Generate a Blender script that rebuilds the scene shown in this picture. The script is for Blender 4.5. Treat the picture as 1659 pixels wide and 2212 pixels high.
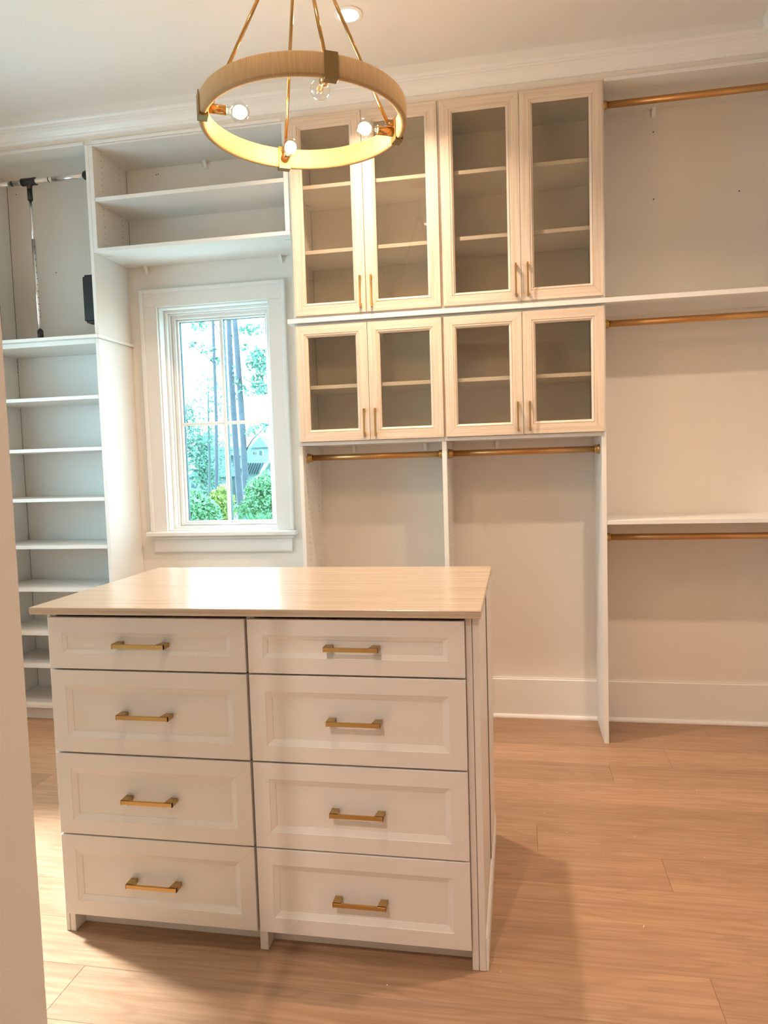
import bpy, bmesh, math, random
from mathutils import Vector, Matrix

random.seed(7)
scene = bpy.context.scene
for o in list(bpy.data.objects):
    bpy.data.objects.remove(o, do_unlink=True)
COL = scene.collection

# ------------------------------------------------------------------ camera
W, H = 1659, 2212
FPX = 1558.28
CAM = Vector((0.864, 0.0, 1.4992))
AX_R = Vector((0.98289246, 0.18164233, -0.03047094))
AX_U = Vector((0.01720981, 0.0741411, 0.99709925))
AX_F = Vector((-0.18337458, 0.98056574, -0.0697467))
cd = bpy.data.cameras.new('camera')
cam = bpy.data.objects.new('camera', cd)
COL.objects.link(cam)
cd.sensor_fit = 'VERTICAL'
cd.sensor_height = 24.0
cd.lens = 24.0 * FPX / H
cd.clip_start = 0.02
cd.clip_end = 500
cam.matrix_world = Matrix(((AX_R.x, AX_U.x, -AX_F.x, CAM.x), (AX_R.y, AX_U.y, -AX_F.y, CAM.y),
                           (AX_R.z, AX_U.z, -AX_F.z, CAM.z), (0, 0, 0, 1)))
scene.camera = cam

# ------------------------------------------------------------------ world, sun, colour management
SKY = (0.54, 0.85, 1.0)
SKY_STRENGTH = 8.8
world = bpy.data.worlds.new('overcast_sky')
scene.world = world
world.use_nodes = True
wn = world.node_tree
wn.nodes.clear()
wo = wn.nodes.new('ShaderNodeOutputWorld')
wb = wn.nodes.new('ShaderNodeBackground')
wb.inputs['Strength'].default_value = SKY_STRENGTH
tcw = wn.nodes.new('ShaderNodeTexCoord')
nzw = wn.nodes.new('ShaderNodeTexNoise')
nzw.inputs['Scale'].default_value = 2.2
nzw.inputs['Detail'].default_value = 4
rpw = wn.nodes.new('ShaderNodeValToRGB')
rpw.color_ramp.elements[0].position = 0.35
rpw.color_ramp.elements[0].color = (0.48, 0.80, 0.95, 1)
rpw.color_ramp.elements[1].position = 0.6
rpw.color_ramp.elements[1].color = (*SKY, 1)
wn.links.new(tcw.outputs['Generated'], nzw.inputs['Vector'])
wn.links.new(nzw.outputs['Fac'], rpw.inputs['Fac'])
wn.links.new(rpw.outputs['Color'], wb.inputs['Color'])
wn.links.new(wb.outputs['Background'], wo.inputs['Surface'])

sd = bpy.data.lights.new('sun', 'SUN')
sun = bpy.data.objects.new('sun', sd)
COL.objects.link(sun)
sd.energy = 14.0
sd.angle = 0.12
sd.color = (0.95, 0.97, 1.0)
elev = math.radians(42)
sdir = Vector((0.929 * math.cos(elev), -0.369 * math.cos(elev), -math.sin(elev)))
sun.rotation_euler = sdir.to_track_quat('-Z', 'Y').to_euler()
sun.location = (-8, 6, 8)

WARM = (1.0, 0.75, 0.56)
CAN_POWER = 29.0
BULB_POWER = 20.0
scene.view_settings.view_transform = 'Standard'
scene.view_settings.look = 'None'
scene.view_settings.gamma = 1.0
scene.view_settings.use_curve_mapping = False
scene.view_settings.exposure = 0.14
try:
    scene.cycles.use_denoising = True
    scene.cycles.max_bounces = 7
    scene.cycles.diffuse_bounces = 4
    scene.cycles.glossy_bounces = 3
    scene.cycles.use_adaptive_sampling = True
    scene.cycles.adaptive_min_samples = 24
    scene.cycles.adaptive_threshold = 0.12
    scene.cycles.transparent_max_bounces = 12
    scene.cycles.sample_clamp_indirect = 6.0
    scene.cycles.caustics_reflective = False
    scene.cycles.caustics_refractive = False
except Exception:
    pass

# ------------------------------------------------------------------ materials
def lin(r, g, b):
    f = lambda c: (c / 12.92 if c <= 0.04045 else ((c + 0.055) / 1.055) ** 2.4)
    return (f(r / 255), f(g / 255), f(b / 255), 1)

def mat(name, color, rough=0.5, metal=0.0, spec=0.5, bump=0.0, scale=200.0, var=0.0, coat=0.0):
    m = bpy.data.materials.new(name)
    m.use_nodes = True
    nt = m.node_tree
    b = nt.nodes['Principled BSDF']
    b.inputs['Base Color'].default_value = color
    b.inputs['Roughness'].default_value = rough
    b.inputs['Metallic'].default_value = metal
    b.inputs['Specular IOR Level'].default_value = spec
    if coat:
        b.inputs['Coat Weight'].default_value = coat
        b.inputs['Coat Roughness'].default_value = 0.12
    if bump or var:
        tc = nt.nodes.new('ShaderNodeTexCoord')
        nz = nt.nodes.new('ShaderNodeTexNoise')
        nz.inputs['Scale'].default_value = scale
        nz.inputs['Detail'].default_value = 3
        nt.links.new(tc.outputs['Object'], nz.inputs['Vector'])
        if bump:
            bp = nt.nodes.new('ShaderNodeBump')
            bp.inputs['Strength'].default_value = bump
            bp.inputs['Distance'].default_value = 0.001
            nt.links.new(nz.outputs['Fac'], bp.inputs['Height'])
            nt.links.new(bp.outputs['Normal'], b.inputs['Normal'])
        if var:
            mx = nt.nodes.new('ShaderNodeMixRGB')
            mx.inputs[1].default_value = color
            mx.inputs[2].default_value = (color[0] * (1 - var), color[1] * (1 - var), color[2] * (1 - var), 1)
            nt.links.new(nz.outputs['Fac'], mx.inputs[0])
            nt.links.new(mx.outputs[0], b.inputs['Base Color'])
    return m

def grain_mat(name, c1, c2, rough, uvscale=(3.0, 90.0), bump=0.15, objrand=0.0, coord='UV', spec=0.5, ring=0.0):
    """wood grain: noise stretched along u; optional per-object tint"""
    m = bpy.data.materials.new(name)
    m.use_nodes = True
    nt = m.node_tree
    b = nt.nodes['Principled BSDF']
    b.inputs['Roughness'].default_value = rough
    b.inputs['Specular IOR Level'].default_value = spec
    tc = nt.nodes.new('ShaderNodeTexCoord')
    mp = nt.nodes.new('ShaderNodeMapping')
    mp.inputs['Scale'].default_value = (uvscale[0], uvscale[1], uvscale[1])
    nt.links.new(tc.outputs[coord], mp.inputs['Vector'])
    oi = nt.nodes.new('ShaderNodeObjectInfo')
    ad = nt.nodes.new('ShaderNodeVectorMath')
    ad.operation = 'ADD'
    ml = nt.nodes.new('ShaderNodeMath')
    ml.operation = 'MULTIPLY'
    ml.inputs[1].default_value = 137.0
    nt.links.new(oi.outputs['Random'], ml.inputs[0])
    nt.links.new(mp.outputs[0], ad.inputs[0])
    nt.links.new(ml.outputs[0], ad.inputs[1])
    n1 = nt.nodes.new('ShaderNodeTexNoise')
    n1.inputs['Scale'].default_value = 1.0
    n1.inputs['Detail'].default_value = 5
    n1.inputs['Roughness'].default_value = 0.6
    n1.inputs['Distortion'].default_value = 0.3
    nt.links.new(ad.outputs[0], n1.inputs['Vector'])
    rp = nt.nodes.new('ShaderNodeValToRGB')
    rp.color_ramp.elements[0].position = 0.33
    rp.color_ramp.elements[0].color = c2
    rp.color_ramp.elements[1].position = 0.62
    rp.color_ramp.elements[1].color = c1
    nt.links.new(n1.outputs['Fac'], rp.inputs['Fac'])
    last = rp.outputs['Color']
    if ring:
        # broad cathedral figure: wavy bands, much longer than wide
        mp2 = nt.nodes.new('ShaderNodeMapping')
        mp2.inputs['Scale'].default_value = (0.9, 9.0, 9.0)
        nt.links.new(tc.outputs[coord], mp2.inputs['Vector'])
        ad2 = nt.nodes.new('ShaderNodeVectorMath')
        ad2.operation = 'ADD'
        nt.links.new(mp2.outputs[0], ad2.inputs[0])
        nt.links.new(ml.outputs[0], ad2.inputs[1])
        n2 = nt.nodes.new('ShaderNodeTexNoise')
        n2.inputs['Scale'].default_value = 1.0
        n2.inputs['Detail'].default_value = 2
        nt.links.new(ad2.outputs[0], n2.inputs['Vector'])
        sn = nt.nodes.new('ShaderNodeMath')
        sn.operation = 'MULTIPLY'
        sn.inputs[1].default_value = 70.0
        nt.links.new(n2.outputs['Fac'], sn.inputs[0])
        s2 = nt.nodes.new('ShaderNodeMath')
        s2.operation = 'SINE'
        nt.links.new(sn.outputs[0], s2.inputs[0])
        mr = nt.nodes.new('ShaderNodeMapRange')
        mr.inputs['From Min'].default_value = 0.2
        mr.inputs['From Max'].default_value = 1.0
        mr.inputs['To Min'].default_value = 0.0
        mr.inputs['To Max'].default_value = ring
        nt.links.new(s2.outputs[0], mr.inputs['Value'])
        # break the figure lines up into short pores
        mm = nt.nodes.new('ShaderNodeMath')
        mm.operation = 'MULTIPLY'
        nt.links.new(mr.outputs[0], mm.inputs[0])
        nt.links.new(n1.outputs['Fac'], mm.inputs[1])
        mx = nt.nodes.new('ShaderNodeMixRGB')
        mx.blend_type = 'MULTIPLY'
        mx.inputs[2].default_value = (0.45, 0.36, 0.28, 1)
        nt.links.new(mm.outputs[0], mx.inputs[0])
        nt.links.new(last, mx.inputs[1])
        last = mx.outputs[0]
        n3 = nt.nodes.new('ShaderNodeTexNoise')
        n3.inputs['Scale'].default_value = 0.35
        n3.inputs['Detail'].default_value = 2
        nt.links.new(ad2.outputs[0], n3.inputs['Vector'])
        mr3 = nt.nodes.new('ShaderNodeMapRange')
        mr3.inputs['From Min'].default_value = 0.3
        mr3.inputs['From Max'].default_value = 0.7
        mr3.inputs['To Min'].default_value = 0.86
        mr3.inputs['To Max'].default_value = 1.1
        nt.links.new(n3.outputs['Fac'], mr3.inputs['Value'])
        hs = nt.nodes.new('ShaderNodeHueSaturation')
        nt.links.new(last, hs.inputs['Color'])
        nt.links.new(mr3.outputs[0], hs.inputs['Value'])
        last = hs.outputs[0]
    if objrand:
        hv = nt.nodes.new('ShaderNodeHueSaturation')
        mr2 = nt.nodes.new('ShaderNodeMapRange')
        mr2.inputs['To Min'].default_value = 1 - objrand
        mr2.inputs['To Max'].default_value = 1 + objrand
        nt.links.new(oi.outputs['Random'], mr2.inputs['Value'])
        nt.links.new(mr2.outputs[0], hv.inputs['Value'])
        nt.links.new(last, hv.inputs['Color'])
        last = hv.outputs[0]
    nt.links.new(last, b.inputs['Base Color'])
    if bump:
        bp = nt.nodes.new('ShaderNodeBump')
        bp.inputs['Strength'].default_value = bump
        bp.inputs['Distance'].default_value = 0.0006
        nt.links.new(n1.outputs['Fac'], bp.inputs['Height'])
        nt.links.new(bp.outputs['Normal'], b.inputs['Normal'])
    return m

def glass_mat(name, tint, rough=0.0, boost=1.0):
    m = bpy.data.materials.new(name)
    m.use_nodes = True
    nt = m.node_tree
    nt.nodes.clear()
    o = nt.nodes.new('ShaderNodeOutputMaterial')
    t = nt.nodes.new('ShaderNodeBsdfTransparent')
    t.inputs['Color'].default_value = tint
    g = nt.nodes.new('ShaderNodeBsdfGlossy')
    g.inputs['Roughness'].default_value = rough
    f = nt.nodes.new('ShaderNodeLayerWeight')
    f.inputs['Blend'].default_value = 0.5
    pw = nt.nodes.new('ShaderNodeMath')
    pw.operation = 'POWER'
    pw.inputs[1].default_value = 5.0
    ml = nt.nodes.new('ShaderNodeMath')
    ml.operation = 'MULTIPLY_ADD'
    ml.inputs[1].default_value = 0.9 * boost
    ml.inputs[2].default_value = 0.04 * boost
    ml.use_clamp = True
    mx = nt.nodes.new('ShaderNodeMixShader')
    nt.links.new(f.outputs['Facing'], pw.inputs[0])
    nt.links.new(pw.outputs[0], ml.inputs[0])
    nt.links.new(ml.outputs[0], mx.inputs[0])
    nt.links.new(t.outputs[0], mx.inputs[1])
    nt.links.new(g.outputs[0], mx.inputs[2])
    nt.links.new(mx.outputs[0], o.inputs[0])
    return m

def emit_mat(name, color, strength):
    m = bpy.data.materials.new(name)
    m.use_nodes = True
    nt = m.node_tree
    nt.nodes.clear()
    o = nt.nodes.new('ShaderNodeOutputMaterial')
    e = nt.nodes.new('ShaderNodeEmission')
    e.inputs['Color'].default_value = color
    e.inputs['Strength'].default_value = strength
    nt.links.new(e.outputs[0], o.inputs[0])
    return m

M = {}
M['melamine'] = mat('white_melamine', (0.80, 0.775, 0.735, 1), 0.38, spec=0.45, bump=0.05, scale=420)
M['paint'] = mat('wall_paint', (0.79, 0.735, 0.665, 1), 0.6, spec=0.3, bump=0.10, scale=260)
M['trim'] = mat('trim_paint', (0.80, 0.78, 0.75, 1), 0.35, spec=0.5)
M['ceiling'] = mat('ceiling_paint', (0.76, 0.72, 0.67, 1), 0.85, spec=0.2, bump=0.08, scale=200)
M['island'] = mat('satin_drawer_front', (0.74, 0.70, 0.66, 1), 0.36, spec=0.5, bump=0.04, scale=500)
M['grain'] = grain_mat('pale_woodgrain_laminate', (0.74, 0.62, 0.50, 1), (0.60, 0.47, 0.355, 1), 0.42, (2.2, 110.0), 0.3)
M['top'] = grain_mat('counter_laminate', (0.56, 0.45, 0.34, 1), (0.42, 0.325, 0.235, 1), 0.20, (2.0, 110.0), 0.22, spec=0.6)
M['oak'] = grain_mat('oak_plank', (0.43, 0.262, 0.158, 1), (0.335, 0.19, 0.105, 1), 0.36, (2.6, 75.0), 0.30, objrand=0.07, ring=0.4)
M['brass'] = mat('brushed_brass', (0.52, 0.34, 0.13, 1), 0.32, 1.0)
M['rodbrass'] = mat('satin_bronze_rod', (0.58, 0.32, 0.13, 1), 0.36, 1.0)
M['gold'] = mat('polished_gold', (0.62, 0.37, 0.14, 1), 0.14, 1.0)
M['bronze'] = mat('dark_bronze', (0.25, 0.17, 0.075, 1), 0.42, 0.85)
M['chrome'] = mat('chrome', (0.80, 0.80, 0.80, 1), 0.24, 1.0)
M['black'] = mat('black_plastic', (0.012, 0.012, 0.013, 1), 0.45)
M['hole'] = mat('peg_hole_dark', (0.06, 0.045, 0.03, 1), 0.8)
M['gap'] = mat('shadow_gap_dark', (0.10, 0.085, 0.07, 1), 0.8)
M['linen'] = grain_mat('wrapped_linen', (0.50, 0.345, 0.185, 1), (0.33, 0.21, 0.10, 1), 0.85, (900.0, 6.0), 0.6, spec=0.2)
M['glass'] = glass_mat('cabinet_glass', (0.90, 0.87, 0.81, 1), 0.0, 1.3)
M['winglass'] = glass_mat('window_glass', (0.95, 0.985, 0.98, 1), 0.0, 0.8)
M['bulbglass'] = glass_mat('bulb_glass', (0.97, 0.97, 0.95, 1), 0.02, 1.6)
M['bulbhot'] = emit_mat('lit_bulb_core', (1.0, 0.86, 0.60, 1), 14.0)
M['amber'] = mat('amber_filament', (0.9, 0.48, 0.10, 1), 0.4)
M['canlens'] = emit_mat('downlight_lens', (1.0, 0.86, 0.66, 1), 9.0)
M['whiteplastic'] = mat('white_plastic', (0.82, 0.80, 0.76, 1), 0.4)
M['extshaded'] = mat('window_exterior_shaded', (0.035, 0.075, 0.085, 1), 0.5)  # outer bars stand in shadow; that shade is put into this dark teal

# ------------------------------------------------------------------ object helpers
def root_loc(o):
    v = Vector((0, 0, 0))
    while o is not None:
        v += o.location
        o = o.parent
    return v

def empty(name, label, cat, loc, group=None, kind=None):
    o = bpy.data.objects.new(name, None)
    COL.objects.link(o)
    o.location = loc
    o.empty_display_size = 0.05
    if label:
        o['label'] = label
    if cat:
        o['category'] = cat
    if group:
        o['group'] = group
    if kind:
        o['kind'] = kind
    return o

def tag(o, label=None, cat=None, group=None, kind=None):
    if label:
        o['label'] = label
    if cat:
        o['category'] = cat
    if group:
        o['group'] = group
    if kind:
        o['kind'] = kind
    return o

def obj(name, bm, m, parent=None, loc=None, smooth=False):
    """bm is in world coordinates; the origin is put at parent's origin or at loc"""
    me = bpy.data.meshes.new(name)
    bmesh.ops.recalc_face_normals(bm, faces=bm.faces[:])
    base = root_loc(parent) if parent is not None else Vector((0, 0, 0))
    org = Vector(loc) if loc is not None else (base if parent is not None else None)
    if org is None:
        xs = [v.co for v in bm.verts]
        org = Vector(((min(c.x for c in xs) + max(c.x for c in xs)) / 2, (min(c.y for c in xs) + max(c.y for c in xs)) / 2, min(c.z for c in xs)))
    for v in bm.verts:
        v.co -= org
    if smooth:
        for f in bm.faces:
            f.smooth = True
    bm.to_mesh(me)
    bm.free()
    if smooth:
        try:
            me.set_sharp_from_angle(angle=math.radians(35))
        except Exception:
            pass
    o = bpy.data.objects.new(name, me)
    COL.objects.link(o)
    if m is not None:
        me.materials.append(m)
    if parent is not None:
        o.parent = parent
        o.location = org - base
    else:
        o.location = org
    return o

def box_into(bm, x0, x1, y0, y1, z0, z1, bev=0.0, axis='x', segs=1):
    """axis = direction of the wood grain, written to the UV map"""
    t = bmesh.new()
    r = bmesh.ops.create_cube(t, size=1.0)
    for v in t.verts:
        v.co = Vector(((x0 + x1) / 2 + v.co.x * (x1 - x0), (y0 + y1) / 2 + v.co.y * (y1 - y0), (z0 + z1) / 2 + v.co.z * (z1 - z0)))
    if bev:
        bmesh.ops.bevel(t, geom=t.edges[:], offset=bev, segments=segs, affect='EDGES', profile=0.5)
    merge(bm, t, axis)

def merge(bm, t, axis='x'):
    uv = bm.loops.layers.uv.verify()
    vm = {}
    for v in t.verts:
        vm[v] = bm.verts.new(v.co)
    for f in t.faces:
        try:
            nf = bm.faces.new([vm[v] for v in f.verts])
        except ValueError:
            continue
        nf.smooth = f.smooth
        for l in nf.loops:
            c = l.vert.co
            if axis == 'x':
                l[uv].uv = (c.x, c.y + c.z)
            elif axis == 'y':
                l[uv].uv = (c.y, c.x + c.z)
            else:
                l[uv].uv = (c.z, c.x + c.y)
    t.free()

def box(name, x0, x1, y0, y1, z0, z1, m, parent=None, bev=0.0, axis='x', **k):
    bm = bmesh.new()
    box_into(bm, x0, x1, y0, y1, z0, z1, bev, axis)
    return obj(name, bm, m, parent, **k)

def struct(name, x0, x1, y0, y1, z0, z1, m, bev=0.0):
    return tag(box(name, x0, x1, y0, y1, z0, z1, m, None, bev), kind='structure')

def tube_into(bm, p0, p1, r, seg=20, r1=None, cap=True, smooth=True):
    p0, p1 = Vector(p0), Vector(p1)
    d = p1 - p0
    t = bmesh.new()
    bmesh.ops.create_cone(t, cap_ends=cap, segments=seg, radius1=r, radius2=r if r1 is None else r1, depth=d.length)
    q = Vector((0, 0, 1)).rotation_difference(d.normalized()).to_matrix().to_4x4()
    bmesh.ops.transform(t, matrix=Matrix.Translation((p0 + p1) / 2) @ q, verts=t.verts)
    if smooth:
        for f in t.faces:
            f.smooth = len(f.verts) == 4
    merge(bm, t)

def lathe_into(bm, prof, origin, axis=(0, 0, 1), seg=24):
    """prof: (radius, height) pairs revolved about axis through origin"""
    q = Vector((0, 0, 1)).rotation_difference(Vector(axis).normalized()).to_matrix()
    rings = []
    for r, h in prof:
        ring = []
        for i in range(seg):
            a = 2 * math.pi * i / seg
            ring.append(bm.verts.new(Vector(origin) + q @ Vector((r * math.cos(a), r * math.sin(a), h))))
        rings.append(ring)
    for a, b in zip(rings[:-1], rings[1:]):
        for i in range(seg):
            f = bm.faces.new((a[i], a[(i + 1) % seg], b[(i + 1) % seg], b[i]))
            f.smooth = True
    for ring, (r, h) in ((rings[0], prof[0]), (rings[-1], prof[-1])):
        if r > 1e-5:
            bm.faces.new(ring)

def extrude_into(bm, pts, p0, p1, up=(0, 0, 1)):
    """profile pts (a: sideways, b: up) swept from p0 to p1; sideways = dir x up"""
    p0, p1 = Vector(p0), Vector(p1)
    d = (p1 - p0).normalized()
    s = d.cross(Vector(up)).normalized()
    u = Vector(up)
    A = [bm.verts.new(p0 + s * a + u * b) for a, b in pts]
    B = [bm.verts.new(p1 + s * a + u * b) for a, b in pts]
    n = len(pts)
    for i in range(n):
        bm.faces.new((A[i], A[(i + 1) % n], B[(i + 1) % n], B[i]))
    bm.faces.new(A)
    bm.faces.new(B)

def frame_bm(x0, x1, z0, z1, prof, yface, thick, gap=0.0003, panel=None):
    """mitred frame in a plane facing -Y. prof: (inset, depth) from outer edge to opening.
    Each of the four members is a mitred prism with its own grain direction."""
    bm = bmesh.new()
    uv = bm.loops.layers.uv.verify()
    full = [(0.0, thick)] + [(a, d) for a, d in prof] + [(prof[-1][0], thick)]
    n = len(full)
    for side in range(4):
        def P(k, end):
            a, d = full[k]
            y = yface + d
            if side == 0:   # bottom rail
                return Vector((x0 + a + gap if end == 0 else x1 - a - gap, y, z0 + a))
            if side == 1:
                return Vector((x0 + a + gap if end == 0 else x1 - a - gap, y, z1 - a))
            if side == 2:
                return Vector((x0 + a, y, z0 + a + gap if end == 0 else z1 - a - gap))
            return Vector((x1 - a, y, z0 + a + gap if end == 0 else z1 - a - gap))
        A = [bm.verts.new(P(k, 0)) for k in range(n)]
        B = [bm.verts.new(P(k, 1)) for k in range(n)]
        fs = []
        for i in range(n):
            fs.append(bm.faces.new((A[i], A[(i + 1) % n], B[(i + 1) % n], B[i])))
        fs.append(bm.faces.new(A))
        fs.append(bm.faces.new(B))
        for f in fs:
            for l in f.loops:
                c = l.vert.co
                l[uv].uv = (c.x + side * 3.1, c.z) if side < 2 else (c.z + side * 3.1, c.x)
    if panel is not None:
        a, d = panel
        box_into(bm, x0 + a - 0.004, x1 - a + 0.004, yface + d, yface + thick - 0.001, z0 + a - 0.004, z1 - a + 0.004)
    return bm

def holes(name, pts, nrm, parent, r=0.0028):
    bm = bmesh.new()
    nv = Vector(nrm)
    for p in pts:
        tube_into(bm, Vector(p) - nv * 0.0005, Vector(p) + nv * 0.0006, r, 8, smooth=False)
    return tag(obj(name, bm, M['hole'], parent), kind='stuff')

# ------------------------------------------------------------------ room dimensions
F, B, D = 3.803, 4.166, 3.781          # closet fronts, back wall, door faces
CEIL, SOF = 3.466, 3.315
XL, XR = -2.45, 2.45
YF = 0.90                               # front soffit face
# floor base and planks
FL = empty('floor', None, None, (0, 0, 0), kind='structure')
box('subfloor', XL - 0.2, XR + 0.2, -2.2, B + 0.2, -0.06, -0.0165, M['gap'], FL)
plank_w = 0.2075
row = -19
while True:
    ya = 1.675 + row * plank_w
    if ya >= B:
        break
    yb = ya + plank_w
    if row in (1,):
        cuts = [-1.35, 1.378]
    elif row in (0,):
        cuts = [-0.455, 1.62]
    elif row in (9,):
        cuts = [-0.6, 1.5665]
    else:
        x = XL + 0.3 + ((row * 0.737) % 1.0) * 1.7
        cuts = []
        while x < XR:
            cuts.append(x)
            x += 1.9
    xs = [XL] + [c for c in cuts if XL + 0.1 < c < XR - 0.1] + [XR]
    for a, b in zip(xs[:-1], xs[1:]):
        bm = bmesh.new()
        g = 0.0003
        box_into(bm, a + g, b - g, max(ya, -2.0) + g, min(yb, B) - g, -0.016, random.uniform(-0.00035, 0), 0.0006, 'x')
        obj('plank', bm, M['oak'], FL)
    row += 1
struct('ceiling', XL - 0.2, XR + 0.2, -2.2, B + 0.2, CEIL, CEIL + 0.08, M['ceiling'])

# window opening in back wall
WX0, WX1, WZ0, WZ1 = -1.2846, -0.572, 1.1064, 2.4775
bm = bmesh.new()
box_into(bm, XL, WX0, B, B + 0.17, 0, CEIL)
box_into(bm, WX1, XR, B, B + 0.17, 0, CEIL)
box_into(bm, WX0, WX1, B, B + 0.17, 0, WZ0)
box_into(bm, WX0, WX1, B, B + 0.17, WZ1, CEIL)
tag(obj('wall_back', bm, M['paint']), kind='structure')
# left wall with a wider window
LY0, LY1 = 1.45, 3.35
bm = bmesh.new()
box_into(bm, XL - 0.17, XL, -2.2, LY0, 0, CEIL)
box_into(bm, XL - 0.17, XL, LY1, B + 0.17, 0, CEIL)
box_into(bm, XL - 0.17, XL, LY0, LY1, 0, WZ0)
box_into(bm, XL - 0.17, XL, LY0, LY1, WZ1, CEIL)
tag(obj('wall_left', bm, M['paint']), kind='structure')
struct('wall_right', XR, XR + 0.15, -2.2, B + 0.17, 0, CEIL, M['paint'])
bm = bmesh.new()
DX0, DX1 = 0.10, 1.75
box_into(bm, XL, DX0, 0.42, 0.55, 0, CEIL)
box_into(bm, DX1, XR, 0.42, 0.55, 0, CEIL)
box_into(bm, DX0, DX1, 0.42, 0.55, 2.6, CEIL)
tag(obj('wall_front', bm, M['paint']), kind='structure')
struct('wall_hall', XL, XR, -2.2, -2.05, 0, CEIL, M['paint'])

# tall closet panel at the front left of the camera (seen from its side)
px = 0.144
pt = empty('closet_side_panel', 'tall grey-white closet panel edge cropped by the left frame side', 'panel', (px - 0.01, 0.75, 0))
bm = bmesh.new()
box_into(bm, px - 0.022, px, 0.551, 0.9295, 0, 0.7175, 0.0012)
box_into(bm, px - 0.022, px, 0.551, 0.9295, 0.7245, SOF - 0.001, 0.0012)
box_into(bm, px - 0.022, px, 0.551, 0.9275, 0.716, 0.726)
obj('panel', bm, M['melamine'], pt)

# soffits all round with crown moulding
def soffit(name, x0, x1, y0, y1):
    struct(name, x0, x1, y0, y1, SOF, CEIL, M['paint'])
soffit('trim_1', XL, XR, F, B)
soffit('trim_2', XL, -2.09, YF, F)
soffit('trim_3', 2.09, XR, YF, F)
soffit('trim_4', XL, XR, 0.55, YF)
crown = [(0, 0), (0.012, 0.0), (0.012, -0.0), (0.018, 0.008), (0.03, 0.011), (0.046, 0.020), (0.058, 0.034), (0.066, 0.038), (0.070, 0.050), (0.086, 0.054), (0.090, 0.060), (0.090, 0.072), (0, 0.072)]
crown = [(a, b - 0.0) for a, b in crown]
def crown_run(name, p0, p1):
    bm = bmesh.new()
    CH = CEIL - 3.394
    # cove and beads
    pts = [(0, -0.039), (0.011, -0.039), (0.013, -0.033), (0.018, -0.028), (0.020, -0.022), (0.026, -0.014), (0.038, -0.002),
           (0.054, 0.009), (0.062, 0.012), (0.064, 0.018), (0.074, 0.021), (0.082, 0.028), (0.090, 0.031), (0.090, CH), (0, CH)]
    pts = [(a, b * 1.0) for a, b in pts]
    extrude_into(bm, pts, p0, p1)
    tag(obj(name, bm, M['trim']), kind='structure')
zc = 3.394 + 0.072 - 0.072
# profile 'sideways' must point into the room
crown_run('trim_5', (-2.09, F, 3.394 + 0.0), (2.09, F, 3.394))
crown_run('trim_6', (-2.09, YF, 3.394), (-2.09, F, 3.394))
crown_run('trim_7', (2.09, F, 3.394), (2.09, YF, 3.394))
crown_run('trim_8', (2.09, YF, 3.394), (-2.09, YF, 3.394))
# flat bead along the bottom of the soffit
box_b = bmesh.new()
box_into(box_b, -2.09, -1.489, F - 0.009, F, SOF - 0.002, SOF + 0.016, 0.002)
box_into(box_b, 1.307, 2.09, F - 0.009, F, SOF - 0.002, SOF + 0.016, 0.002)
box_into(box_b, -1.44, -0.337, F - 0.009, F, SOF - 0.002, SOF + 0.016, 0.002)
tag(obj('trim_9', box_b, M['trim']), kind='structure')

# baseboards (tall board, cap bead, quarter round at the floor)
def base_back(i, x0, x1):
    bm = bmesh.new()
    extrude_into(bm, [(0, 0), (0.016, 0), (0.016, 0.222), (0.012, 0.2265), (0.0125, 0.231), (0.0, 0.231)], (x0, B, 0), (x1, B, 0))
    o = tag(obj('baseboard_back' if i == 0 else 'baseboard_back', bm, M['trim']), kind='structure')
    bm = bmesh.new()
    extrude_into(bm, [(0.016, 0), (0.034, 0), (0.0325, 0.008), (0.028, 0.015), (0.021, 0.0185), (0.016, 0.019)], (x0, B, 0), (x1, B, 0))
    obj('quarter_round', bm, M['trim'], o)
base_back(0, 1.3065, XR - 0.02)
base_back(1, 0.4985, 1.2825)
base_back(2, -0.2865, 0.4735)
base_back(3, -1.466, -0.3095)
def base_simple(name, p0, p1):
    bm = bmesh.new()
    extrude_into(bm, [(0, 0), (0.016, 0), (0.016, 0.222), (0.012, 0.2265), (0.0125, 0.231), (0.0, 0.231)], p0, p1)
    tag(obj(name, bm, M['trim']), kind='structure')
base_simple('baseboard_right', (XR, B - 0.02, 0), (XR, 0.55, 0))
base_simple('baseboard_left', (XL, 0.55, 0), (XL, F, 0))
base_simple('baseboard_front', (DX0, 0.55, 0), (px + 0.3, 0.55, 0)) if False else None

# ------------------------------------------------------------------ windows
def fbox(bm, T, u0, u1, d0, d1, z0, z1, bev=0.0):
    t = bmesh.new()
    bmesh.ops.create_cube(t, size=1.0)
    for v in t.verts:
        u = (u0 + u1) / 2 + v.co.x * (u1 - u0)
        d = (d0 + d1) / 2 + v.co.y * (d1 - d0)
        z = (z0 + z1) / 2 + v.co.z * (z1 - z0)
        v.co = T(u, d, z)
    if bev:
        bmesh.ops.bevel(t, geom=t.edges[:], offset=bev, segments=1, affect='EDGES')
    merge(bm, t)

def picture_frame(bm, T, u0, u1, z0, z1, w, d0, d1, bottom=True, bev=0.0015):
    fbox(bm, T, u0, u0 + w, d0, d1, z0, z1, bev)
    fbox(bm, T, u1 - w, u1, d0, d1, z0, z1, bev)
    fbox(bm, T, u0 + w, u1 - w, d0, d1, z1 - w, z1, bev)
    if bottom:
        fbox(bm, T, u0 + w, u1 - w, d0, d1, z0, z0 + w, bev)

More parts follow.
